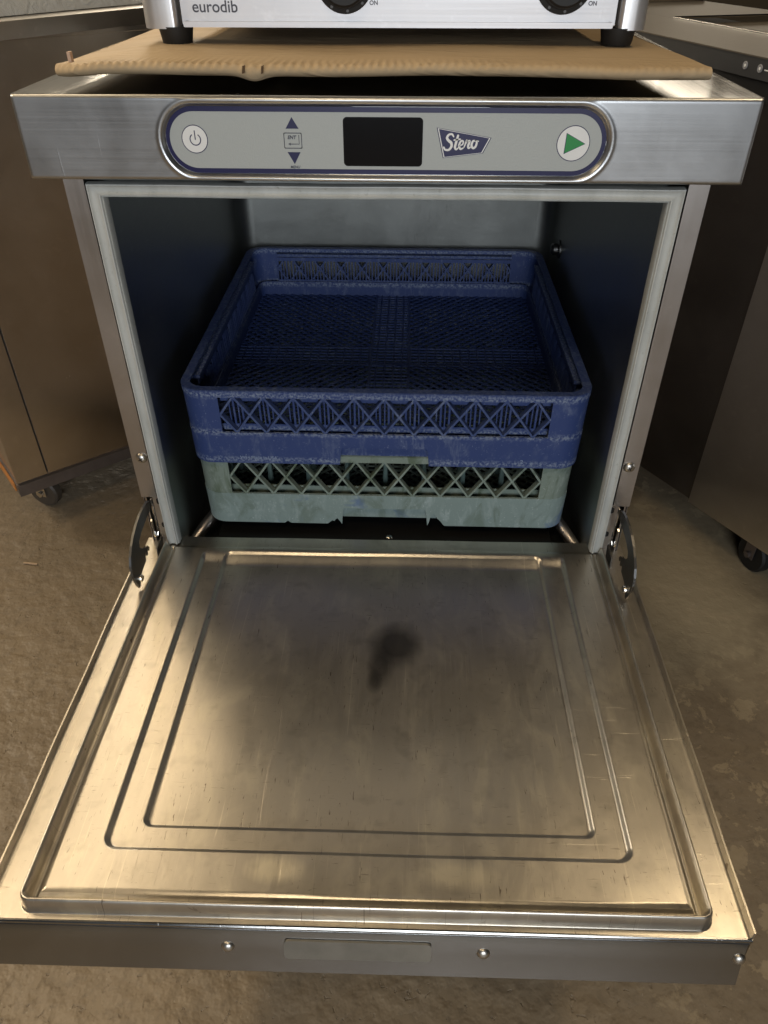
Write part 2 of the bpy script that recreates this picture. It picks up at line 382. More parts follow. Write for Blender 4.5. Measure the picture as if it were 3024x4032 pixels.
def text_bm(bm, s, x, z, y, size, shear=0, rot=0, bold=0, align='LEFT', depth=.0002, mi=0, sx=1, roty=0):
    """text on a plane facing -Y, at (x, y, z) baseline"""
    cu = bpy.data.curves.new('t', 'FONT'); cu.body = s; cu.size = size; cu.shear = shear; cu.align_x = align; cu.extrude = depth; cu.offset = bold
    o = bpy.data.objects.new('t', cu); COL.objects.link(o)
    dg = bpy.context.evaluated_depsgraph_get(); me = bpy.data.meshes.new_from_object(o.evaluated_get(dg))
    me.transform(Matrix.Translation((x, y, z)) @ Matrix.Rotation(roty, 4, 'Y') @ Matrix.Rotation(PI/2, 4, 'X') @ Matrix.Diagonal((sx, 1, 1, 1)))
    k = len(bm.faces); bm.from_mesh(me); bm.faces.ensure_lookup_table()
    for f in bm.faces[k:]: f.material_index = mi
    bpy.data.objects.remove(o); bpy.data.curves.remove(cu); bpy.data.meshes.remove(me)
def stroke(bm, pts, w0, y, mi=0, n=8, depth=.0002):
    """smooth flat stroke on plane facing -Y through 2D pts (x,z); w0 = width or list"""
    P = [Vector((p[0], p[1])) for p in pts]; W = w0 if isinstance(w0, (list, tuple)) else [w0]*len(P)
    Q, V = [], []
    for i in range(len(P)-1):
        p0, p1, p2, p3 = P[max(i-1, 0)], P[i], P[i+1], P[min(i+2, len(P)-1)]
        for k in range(n):
            t = k/n
            Q.append(.5*((2*p1)+(-p0+p2)*t+(2*p0-5*p1+4*p2-p3)*t*t+(-p0+3*p1-3*p2+p3)*t**3)); V.append(W[i]*(1-t)+W[i+1]*t)
    Q.append(P[-1]); V.append(W[-1])
    L, R_ = [], []
    for i, q in enumerate(Q):
        d = (Q[min(i+1, len(Q)-1)]-Q[max(i-1, 0)]); d = d.normalized() if d.length else Vector((1, 0)); nn = Vector((-d.y, d.x))*V[i]/2
        L.append(bm.verts.new((q.x+nn.x, y, q.y+nn.y))); R_.append(bm.verts.new((q.x-nn.x, y, q.y-nn.y)))
    for i in range(len(Q)-1):
        f = bm.faces.new((L[i], R_[i], R_[i+1], L[i+1])); f.material_index = mi
    for q, v in ((Q[0], V[0]), (Q[-1], V[-1])):
        vs = [bm.verts.new((q.x+v/2*math.cos(t*PI/6), y-.00002, q.y+v/2*math.sin(t*PI/6))) for t in range(12)]
        f = bm.faces.new(vs); f.material_index = mi
def screw(parent, loc, axis, r=.006, name='screw', cross=True, mat=None):
    bm = bmesh.new()
    prof = [(r*1.05, 0), (r*1.05, r*.12), (r*.98, r*.25), (r*.8, r*.45), (r*.5, r*.6), (r*.2, r*.66), (0, r*.67)]
    lathe(bm, prof, loc, axis, 24, 0)
    if cross:
        ax = Vector(axis).normalized(); q = ax.to_track_quat('Z', 'Y'); ux, uy = q @ Vector((1, 0, 0)), q @ Vector((0, 1, 0))
        a_ = .5; u1 = ux*math.cos(a_)+uy*math.sin(a_); u2 = -ux*math.sin(a_)+uy*math.cos(a_)
        for d, s in ((u1, u2), (u2, u1)):
            c0 = Vector(loc)+ax*r*.60
            bar(bm, c0-d*r*.42, c0+d*r*.42, s*r*.09, ax*r*.09, 1)
    return obj(name, bm, [mat or M_bright, M_dark], parent)

# ------------------------------------------------------------------ floor
FZ = -.03
bm = bmesh.new()
vs = [bm.verts.new(p) for p in ((-6, -4, FZ), (6, -4, FZ), (6, 9, FZ), (-6, 9, FZ))]; bm.faces.new(vs)
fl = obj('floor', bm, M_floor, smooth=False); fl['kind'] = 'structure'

# ================================================================== DISHWASHER
DW = empty('undercounter_dishwasher', (0, .28, FZ), 0,
           'open front-loading stainless undercounter dishwasher with blue-edged control panel and lowered door', 'dishwasher')
HT, HB, HY, HX = .8187, .7485, -.0166, .3260
# hood: front face as a relief with a sunk stadium, then top / sides / underside
nx, nz = 700, 100
xs = np.linspace(-HX, HX, nx); zs = np.linspace(HB, HT, nz)
Xg, Zg = np.meshgrid(xs, zs)
d = sd_rr(Xg, Zg, -.1955, .1990, .7536, .8112, .0287)       # negative inside
Yg = np.full_like(Xg, HY)
Yg += .0040*(1-smooth01(d, -.0012, .0022))                     # sunk field
Yg -= .0006*np.exp(-((d-.0042)/.0016)**2)                      # soft raised lip
Yg += .0005*np.sin(Xg*17+1)*np.sin(Zg*40)                      # oil-canning
r_ = .0035
for dd in (HT-Zg, Zg-HB, HX-np.abs(Xg)):
    k = np.clip(r_-dd, 0, r_); Yg += r_-np.sqrt(np.maximum(r_**2-k**2, 0))
me = grid_mesh('hood_front', Xg, Yg, Zg)
bm = bmesh.new(); bm.from_mesh(me)
bd = .59
M_top = steel('smooth_steel_top', (.66, .63, .58), .11, (300, 3, 300), .05, 0, .05)
def strip(pts):   # boundary skirt back to depth
    vs0 = [bm.verts.new(p) for p in pts]; vs1 = [bm.verts.new((p[0], bd, p[2])) for p in pts]
    for i in range(len(pts)-1): bm.faces.new((vs0[i], vs0[i+1], vs1[i+1], vs1[i]))
yb = HY+r_
strip([(HX, yb, HT-.0003), (HX, yb, HB), (-HX, yb, HB), (-HX, yb, HT-.0003)])
obj('hood', bm, M_hood, DW, ang=40)
bpy.data.meshes.remove(me)
bm = bmesh.new(); vs = [bm.verts.new(p) for p in ((-HX, yb, HT-.0004), (-HX+.0015, yb-.0004, HT), (HX-.0015, yb-.0004, HT), (HX, yb, HT-.0004), (HX, bd, HT-.0004), (HX-.0015, bd, HT), (-HX+.0015, bd, HT), (-HX, bd, HT-.0004))]
for f in ((1, 2, 5, 6), (0, 1, 6, 7), (2, 3, 4, 5)): bm.faces.new([vs[i] for i in f])
obj('top_plate', bm, M_top, DW)
# control panel overlay
py_ = HY+.0032
CP_bm = bmesh.new()
prism(CP_bm, rrect(-.1942, .1977, .7550, .8100, .0275, 14), 'y', py_, py_+.0012, 0)
prism(CP_bm, rrect(-.1906, .1938, .7592, .8058, .0233, 14), 'y', py_-.0002, py_+.0003, 1)
CP = obj('control_panel', CP_bm, [M_blueprint, M_panel], DW)
y1 = py_-.0004
def disc(bm, cx, cz, r, y, mi, th=.0003, seg=40):
    prism(bm, [(cx+r*math.cos(2*PI*k/seg), cz+r*math.sin(2*PI*k/seg)) for k in range(seg)], 'y', y, y+th, mi)
bm = bmesh.new(); cx, cz = -.1682, .7834
disc(bm, cx, cz, .0118, y1, 1); disc(bm, cx, cz, .0111, y1-.0001, 0)
pts = [(cx+.0005+.0047*math.cos(t), cz-.0002+.0047*math.sin(t)) for t in [math.radians(90+38+k*(284/14)) for k in range(15)]]
stroke(bm, pts, .0009, y1-.0002, 1, 3); stroke(bm, [(cx+.0005, cz+.0068), (cx+.0005, cz-.0002)], .0009, y1-.0002, 1, 2)
obj('power_button', bm, [M_white, M_blueprint], CP, smooth=False)
bm = bmesh.new()
prism(bm, [(-.0800, .8018), (-.0858, .7925), (-.0742, .7925)], 'y', y1, y1+.0003, 0); obj('up_button', bm, M_blueprint, CP, smooth=False)
bm = bmesh.new()
prism(bm, [(-.0855, .7733), (-.0738, .7733), (-.0797, .7632)], 'y', y1, y1+.0003, 0); obj('down_button', bm, M_blueprint, CP, smooth=False)
bm = bmesh.new()
L = rrect(-.0878, -.0722, .7766, .7890, .0008, 3)
for i in range(len(L)):
    q0, q1 = L[i], L[(i+1) % len(L)]
    if (Vector(q0)-Vector(q1)).length > 1e-5: stroke(bm, [q0, q1], .0007, y1, 0, 1)
text_bm(bm, 'ENT', -.0848, .7842, y1, .0040, .2, 0, .00012, mi=0)
stroke(bm, [(-.0745, .7872), (-.0745, .7800), (-.0830, .7800)], .0007, y1, 0, 1)
prism(bm, [(-.0845, .7800), (-.0822, .7812), (-.0822, .7788)], 'y', y1-.0001, y1+.0001, 0)
text_bm(bm, 'MENU', -.0838, .7598, y1, .0031, .2, 0, .00006, mi=0)
obj('enter_button', bm, M_grey_txt, CP, smooth=False)
bm = bmesh.new(); prism(bm, rrect(-.0349, .0358, .7620, .8022, .0035, 8), 'y', y1, y1+.0004); obj('display', bm, M_display, CP, smooth=False)
# maker's plate: trapezoid with script lettering
bm = bmesh.new()
T = [(.0485, .7939), (.0958, .7862), (.0894, .7738), (.0548, .7697)]
cT = Vector((.0715, .7812))
def grow(f): return [tuple(cT+(Vector(p)-cT)*f) for p in T]
prism(bm, grow(1.03), 'y', y1, y1+.0003, 0); prism(bm, grow(.99), 'y', y1-.0001, y1, 1); prism(bm, grow(.945), 'y', y1-.0002, y1, 0)
yy = y1-.0004
def S(pts, w): stroke(bm, [(.0535+px*.00100, .7745+pz*.00100+px*.00005) for px, pz in pts], [v*.001 for v in w] if isinstance(w, list) else w*.001, yy, 1, 8)
S([(9.5, 12.2), (8, 14.2), (5.2, 13.8), (3.8, 11.4), (5.2, 9.2), (7.6, 7.2), (8.0, 4.2), (5.8, 1.6), (2.6, 1.8), (1.2, 3.8)], [1.2, 1.6, 1.8, 2.2, 2.3, 2.4, 2.2, 1.9, 1.7, 1.5])
S([(13.4, 12.8), (12.2, 8), (11.2, 3.6), (12.4, 1.6), (14.2, 3.0)], [1.9, 2.1, 2.1, 1.5, .8]); S([(10.2, 9.4), (15.4, 9.8)], 1.3)
S([(14.6, 4.2), (17.8, 5.6), (18.2, 8.0), (16.2, 8.2), (14.8, 4.8), (16.2, 1.8), (19.0, 2.8)], [1.0, 1.3, 1.4, 1.6, 2.0, 1.7, .9])
S([(19.2, 3.0), (21.0, 7.8), (21.4, 8.8), (21.8, 7.4)], [1.0, 1.6, 1.3, 1.2]); S([(21.8, 7.6), (24.0, 7.9), (22.8, 4.0), (23.4, 2.2), (25.4, 3.2)], [1.3, 1.8, 2.0, 1.6, .9])
S([(29.8, 7.6), (27.0, 7.8), (25.8, 4.4), (27.4, 2.0), (29.6, 3.6), (30.2, 7.2), (28.6, 8.4), (31.8, 7.4)], [1.3, 1.7, 2.0, 1.8, 1.9, 1.6, 1.0, .8])
obj('maker_plate', bm, [M_blueprint, M_white], CP, smooth=False)
bm = bmesh.new(); cx, cz = .1690, .7822
disc(bm, cx, cz, .0147, y1, 1); disc(bm, cx, cz, .0140, y1-.0001, 0)
prism(bm, [(.1620, .7908), (.1797, .7820), (.1616, .7735)], 'y', y1-.0002, y1, 1)
prism(bm, [(.1626, .7901), (.1790, .7820), (.1622, .7743)], 'y', y1-.0003, y1, 2)
obj('start_button', bm, [M_white, M_blueprint, M_green], CP, smooth=False)

# body shell: side panels, back, floor pan and lower kick panel
bm = bmesh.new()
for s in (-1, 1): box(bm, s*.3025-(.0015 if s > 0 else 0), s*.3025+(0 if s > 0 else .0015), .004, .575, .03, .7475)
box(bm, -.3005, .3005, .5735, .575, .03, .7475); box(bm, -.3005, .3005, .005, .007, .03, .255); box(bm, -.3005, .3005, .007, .5735, .03, .032)
obj('outer_shell', bm, M_post, DW, bevel=.0004, seg=1)
for sx in (-.26, .26):
    for sy in (.05, .52):
        bm = bmesh.new(); lathe(bm, [(0, 0), (.018, 0), (.018, .006), (.012, .008), (.012, .058), (0, .058)], (sx, sy, FZ), (0, 0, 1), 16); obj('foot', bm, M_rubber, DW)
# front posts with screws
for s in (-1, 1):
    bm = bmesh.new()
    A_, B_ = sorted((s*.2838, s*.3032))
    box(bm, A_, B_, -.0005, .010, .3695, .7480)
    A_, B_ = sorted((s*.2990, s*.3032)); box(bm, A_, B_, .004, .012, .25, .3690)
    post = obj('front_post', bm, M_post, DW, bevel=.0012, seg=2)
    screw(post, (s*.2912, -.0006, .4284), (0, -1, 0), .0066, mat=M_screw)
    bm = bmesh.new()      # lower channel with slots beside the gasket
    A_, B_ = sorted((s*.2800, s*.2935)); box(bm, A_, B_, .0085, .0105, .2450, .3690)
    ch = obj('hinge_channel', bm, M_post, DW, bevel=.0003, seg=1)
    for z0, z1 in ((.352, .361), (.314, .322)):
        bm = bmesh.new(); prism(bm, rrect(min(s*.2835, s*.2890), max(s*.2835, s*.2890), z0, z1, .0026, 5), 'y', .0078, .0085)
        obj('slot', bm, M_dark, ch)
    bm = bmesh.new()      # U-shaped guide strip
    xg = s*.2915
    pts = [(xg-.0009*s, -.0035, .3685), (xg-.0009*s, -.0035, .318), (xg, -.006, .3125), (xg+.0012*s, -.0095, .3135), (xg+.0016*s, -.0115, .319), (xg+.0016*s, -.0115, .341)]
    for p0, p1 in zip(pts, pts[1:]): bar(bm, p0, p1, (.0009, 0, 0), (0, .0016, .0006))
    obj('guide_strip', bm, M_bright, DW)

# gasket: U-shaped extruded rubber
def sweep_gasket():
    bm = bmesh.new()
    # profile: (u inward, v outward from y=0)
    prof = [(0, .001), (0, -.006), (.0006, -.0085), (.0018, -.0088), (.0028, -.0072), (.0050, -.0062), (.0080, -.0064), (.0100, -.0074), (.0112, -.0088), (.0122, -.0086), (.0128, -.0070), (.0132, -.0058), (.0140, -.0066), (.0147, -.0050), (.0150, .004)]
    XO, ZO, ZB = .2800, .7432, .2990
    rings = []
    path = [(-1, ZB), (-1, ZB+.1), (-1, ZB+.2), (-1, ZB+.3), (-1, None), (1, None), (1, ZB+.3), (1, ZB+.2), (1, ZB+.1), (1, ZB)]
    # densify
    P = []
    def wob(t): return .00022*math.sin(t*9)+.00012*math.sin(t*31+1)
    L = []
    n = 46
    for k in range(n): L.append(('L', ZB+(ZO-ZB)*k/n))
    L.append(('TL', 0))
    for k in range(1, 40): L.append(('T', -XO+2*XO*k/40))
    L.append(('TR', 0))
    for k in range(1, n+1): L.append(('R', ZO-(ZO-ZB)*k/n))
    for kind, t in L:
        ring = []
        for u, v in prof:
            if kind == 'L': p = (-XO+u+wob(t*3)*.5, v, t)
            elif kind == 'R': p = (XO-u+wob(t*3+2)*.5, v, t)
            elif kind == 'T': p = (t, v, ZO-u*.86+wob(t*2))
            elif kind == 'TL': p = (-XO+u, v, ZO-u*.86)
            else: p = (XO-u, v, ZO-u*.86)
            ring.append(bm.verts.new(p))
        rings.append(ring)
    for A_, B_ in zip(rings, rings[1:]):
        for i in range(len(prof)-1): bm.faces.new((A_[i], A_[i+1], B_[i+1], B_[i]))
    bm.faces.new(rings[0]); bm.faces.new(rings[-1][::-1])
    return bm
obj('door_gasket', sweep_gasket(), M_gasket, DW, ang=50)

# wash chamber
CHX, CHB, CHZ0, CHZ1 = .2655, .562, .262, .745
bm = bmesh.new()
R0 = .028
plan = [(-CHX, .004)]+[(-CHX+R0+R0*math.cos(t), CHB-R0+R0*math.sin(t)) for t in [PI-PI/2*k/8 for k in range(9)]]+[(CHX-R0+R0*math.cos(t), CHB-R0+R0*math.sin(t)) for t in [PI/2-PI/2*k/8 for k in range(9)]]+[(CHX, .004)]
zl = [CHZ0, CHZ0+.012, .45, .60, CHZ1-.03, CHZ1]
rows = []
for j, z in enumerate(zl):
    ins = .012 if j == 0 else 0
    rows.append([bm.verts.new((x*(1-ins/CHX), y-(ins if y > .1 else 0), z)) for x, y in plan])
for A_, B_ in zip(rows, rows[1:]):
    for i in range(len(plan)-1): bm.faces.new((A_[i], A_[i+1], B_[i+1], B_[i]))
bm.faces.new(rows[0]); bm.faces.new(rows[-1][::-1])
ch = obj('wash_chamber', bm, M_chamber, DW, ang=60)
# sump tray: dark pan between sill and racks, with its two fixing screws
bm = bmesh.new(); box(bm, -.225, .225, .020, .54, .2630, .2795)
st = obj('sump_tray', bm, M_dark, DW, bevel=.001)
screw(st, (.0065, .0385, .2795), (0, 0, 1), .0050); screw(st, (.0865, .0310, .2795), (0, 0, 1), .0036)
bm = bmesh.new()
prof = [(-.006, .262), (-.006, .2825), (.004, .2865), (.012, .2865), (.016, .283), (.016, .2625)]
A_ = [bm.verts.new((-.2640, y, z)) for y, z in prof]; B_ = [bm.verts.new((.2640, y, z)) for y, z in prof]
for i in range(len(prof)-1): bm.faces.new((A_[i], B_[i], B_[i+1], A_[i+1]))
obj('chamber_sill', bm, M_chamber, DW)
for s in (-1, 1):        # rack rails: rolled steel strips the racks slide on
    bm = bmesh.new()
    tube(bm, [(s*.2600, .034, .2690), (s*.2540, .040, .2760), (s*.2440, .055, .2850), (s*.2360, .075, .2880), (s*.2320, .100, .2880), (s*.2320, .500, .2880)], .0078, 14)
    obj('rack_rail', bm, M_arm2, DW)
    bm = bmesh.new(); prism(bm, rrect(min(s*.264, s*.2655), max(s*.264, s*.2655), .27, .71, .0005, 1), 'y', .03, .05)
for s in (-1, 1):
    bm = bmesh.new(); box(bm, min(s*.2600, s*.2650), max(s*.2600, s*.2650), .26, .34, .42, .50)
    if s > 0: 
        bm.free(); bm = bmesh.new(); lathe(bm, [(0, .014), (.006, .014), (.009, .010), (.009, .004), (.014, .002), (.014, 0)], (.2655, .47, .525), (-1, 0, 0), 18)
        obj('thermostat_fitting', bm, M_arm, DW)
    else: bm.free()
# upper spray arm under the chamber roof
bm = bmesh.new()
lathe(bm, [(0, 0), (.030, 0), (.034, .006), (.034, .024), (.018, .030), (.018, .046)], (.02, .30, .699), (0, 0, 1), 24)
for a_ in (.35, .35+PI):
    dx, dy = math.cos(a_), math.sin(a_)
    bar(bm, (.02+dx*.02, .30+dy*.02, .712), (.02+dx*.21, .30+dy*.21, .712), (-dy*.014, dx*.014, 0), (0, 0, .006))
obj('spray_arm', bm, M_black, DW, bevel=.002)

# ---- the lowered door (relief sheet)
th = math.radians(.5327); DO = Vector((-.0006, -.0043, .2943))
def dpt(x, s, n):  # numpy arrays
    s = s-.0070*x
    return x+DO.x, DO.y-s*math.cos(th)+n*math.sin(th), DO.z+s*math.sin(th)+n*math.cos(th)
xs = np.unique(np.concatenate([np.linspace(-.3105, .3105, 560), np.linspace(.2, .236, 44), -np.linspace(.2, .236, 44), np.linspace(.264, .286, 34), -np.linspace(.264, .286, 34)]))
ss = np.unique(np.concatenate([np.linspace(-.0165, .4700, 430), np.linspace(.380, .416, 44), np.linspace(.450, .467, 30), np.linspace(.008, .022, 20)]))
Xg, Sg = np.meshgrid(xs, ss)
q = -sd_rr(Xg, Sg, -.2832, .2832, -.4, .4658, .012)
prof_q = [0, .0006, .0022, .0032, .0042, .0052, .0064, .0084, .0100, .0115, .0130, .0150, .0175, .03]
prof_h = [0, .0008, .0130, .0155, .0163, .0160, .0130, .0022, .0002, .0002, .0022, .0050, .0060, .0060]
# densified smooth profile
qq = np.linspace(0, .03, 300); hh = np.interp(qq, prof_q, prof_h); ker = np.hanning(13); ker /= ker.sum(); hs = np.convolve(np.pad(hh, 6, 'edge'), ker, 'valid')
H = np.where(q > 0, np.interp(q, qq, hs), 0)
fade = smooth01(Sg, .002, .010)
base = np.where(q > .0175, .006, 0)
H = H*fade + (1-fade)*np.where(q > .004, .0025, .0)*1.0
o_ = -sd_rr(Xg, Sg, -.2310, .2310, -.3, .4140, .014); i_ = -sd_rr(Xg, Sg, -.2030, .2030, .0135, .3905, .010)
fo = smooth01(Sg, .014, .034)
H -= .0047*smooth01(o_, 0, .0052)*fo
H -= .0044*smooth01(i_, 0, .0052)*(.55+.45*fo)
wav = .0004*np.sin(Xg*14+.6)*np.sin(Sg*11+.4)+.0002*np.sin(Xg*37+Sg*23)
H += wav*(q > .018)
H += .0005*np.exp(-((Xg+.05)**2+(Sg-.43)**2)/.0002)
Px, Py, Pz = dpt(Xg, Sg, H)
me = grid_mesh('door', Px, Py, Pz)
me.flip_normals() if me.polygons[0].normal.z < 0 else None
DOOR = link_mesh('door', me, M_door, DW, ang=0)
# object coords for the door material: shift origin so material spots sit at y=-s
# side flanges, front lip with handle bend, underside
def dv(x, s, n):
    v = dpt(x, s, n); return (float(v[0]), float(v[1]), float(v[2]))
for s in (-1, 1):
    bm = bmesh.new(); xa, xb = s*.3102, s*.3118
    n0 = .055
    secs = []
    for sv in np.linspace(.030, .4700, 24):
        w_ = .0003*math.sin(sv*40+s)
        secs.append([bm.verts.new(dv(x+w_, sv, n)) for x, n in ((xa-s*.0008, .0002), (xa, .0080), (xb, .0080), (xb, -.045), (xa, -.045))])
    for A_, B_ in zip(secs, secs[1:]):
        for i in range(4): bm.faces.new((A_[i], B_[i], B_[i+1], A_[i+1]))
    bm.faces.new(secs[0]); bm.faces.new(secs[-1][::-1])
    obj('side_flange', bm, M_door, DW, ang=30)
bm = bmesh.new()
lipp = [(.4695, .0000), (.4712, -.0002), (.4722, -.0012), (.4722, -.0035), (.4712, -.0050), (.4722, -.0062), (.4780, -.0260), (.4862, -.0470), (.4856, -.0490), (.4835, -.0485), (.4690, -.0080)]
secs = [[bm.verts.new(dv(x*(1 if abs(x) < .3 else (1-.0*i)), s_, n_)) for i, (s_, n_) in enumerate(lipp)] for x in np.linspace(-.3112, .3112, 40)]
for k, (s_, n_) in enumerate(lipp):   # the handle tapers in towards its lower corners
    for sec, sg in ((secs[0], 1), (secs[-1], -1)):
        if n_ < -.005: sec[k].co.x += sg*(.002+.004*(-n_-.005)/.045)
for A_, B_ in zip(secs, secs[1:]):
    for i in range(len(lipp)): bm.faces.new((A_[i], B_[i], B_[(i+1) % len(lipp)], A_[(i+1) % len(lipp)]))
bm.faces.new(secs[0][::-1]); bm.faces.new(secs[-1])
M_lip = steel('door_handle_steel', (.34, .34, .335), .20, (3, 400, 400), .16)
LIP = obj('door_handle', bm, M_lip, DW, ang=30)
# outer skin under the door
bm = bmesh.new(); vs = [bm.verts.new(dv(x, s, -.044)) for x, s in ((-.309, .02), (.309, .02), (.309, .470), (-.309, .470))]; bm.faces.new(vs)
obj('outer_skin', bm, M_post, DW)
nrm = Vector((0, -.93, -.25)).normalized(); nrm = Vector((0, -1, .36)).normalized()
for x, n_, s_ in ((-.1105, -.0235, .4770), (.0985, -.0235, .4770), (.3045, -.0215, .4765), (-.3045, -.0215, .4765)):
    screw(LIP, dv(x, s_-.0002, n_), nrm, .0052, cross=False, mat=M_screw)
# recessed catch plate in the middle of the handle
bm = bmesh.new()
PL = rrect(-.064, .0560, -.0320, -.0130, .004, 6)
def lipface(n_): return .4722+(-n_-.0062)*(.0058/.0198)
A_ = [bm.verts.new(dv(x, lipface(n_)+.0004, n_)) for x, n_ in PL]; B_ = [bm.verts.new(dv(x, lipface(n_)+.0022, n_)) for x, n_ in PL]
bm.faces.new(B_)
for i in range(len(PL)): bm.faces.new((A_[i], A_[(i+1) % len(PL)], B_[(i+1) % len(PL)], B_[i]))
M_catch = plain('worn_catch_plate', (.25, .24, .21), .45, .6, .4, 60, .45, 25)
obj('catch_plate', bm, M_catch, LIP, bevel=.0008)

# hinge arms
outer = [(-.004, .367), (-.013, .3705), (-.027, .3725), (-.042, .3725), (-.057, .3700), (-.071, .3655), (-.083, .3590), (-.093, .3500), (-.0985, .3400), (-.1000, .3280), (-.0980, .3170), (-.0945, .3060), (-.0905, .2985)]
inner = [(-.0865, .3000), (-.0840, .3080), (-.0700, .3110), (-.0560, .3120), (-.0530, .3215), (-.0505, .3215), (-.0485, .3140), (-.0455, .3142), (-.0445, .3245), (-.0420, .3250), (-.0400, .3150), (-.0370, .3180), (-.0480, .3265), (-.0590, .3345), (-.0640, .3410), (-.0610, .3480), (-.0500, .3520), (-.0350, .3540), (-.0200, .3550), (-.0080, .3550), (-.0045, .3590)]
for s in (-1, 1):
    bm = bmesh.new(); x0 = s*.2925
    prism(bm, outer+inner, 'x', min(x0, x0+s*.0028), max(x0, x0+s*.0028))
    arm = obj('hinge_arm', bm, M_arm, DW, smooth=False)
    bm = bmesh.new(); lathe(bm, [(0, .004), (.004, .004), (.0045, .003), (.0045, 0)], (x0-s*.0, -.0855, .3105), (-s, 0, 0), 16); obj('hinge_pin', bm, M_bright, arm)
    bm = bmesh.new(); bar(bm, (s*.2870, -.006, .302), (s*.2870, -.030, .300), (.0007, 0, 0), (0, .001, .010)); obj('hinge_tongue', bm, M_arm, DW)

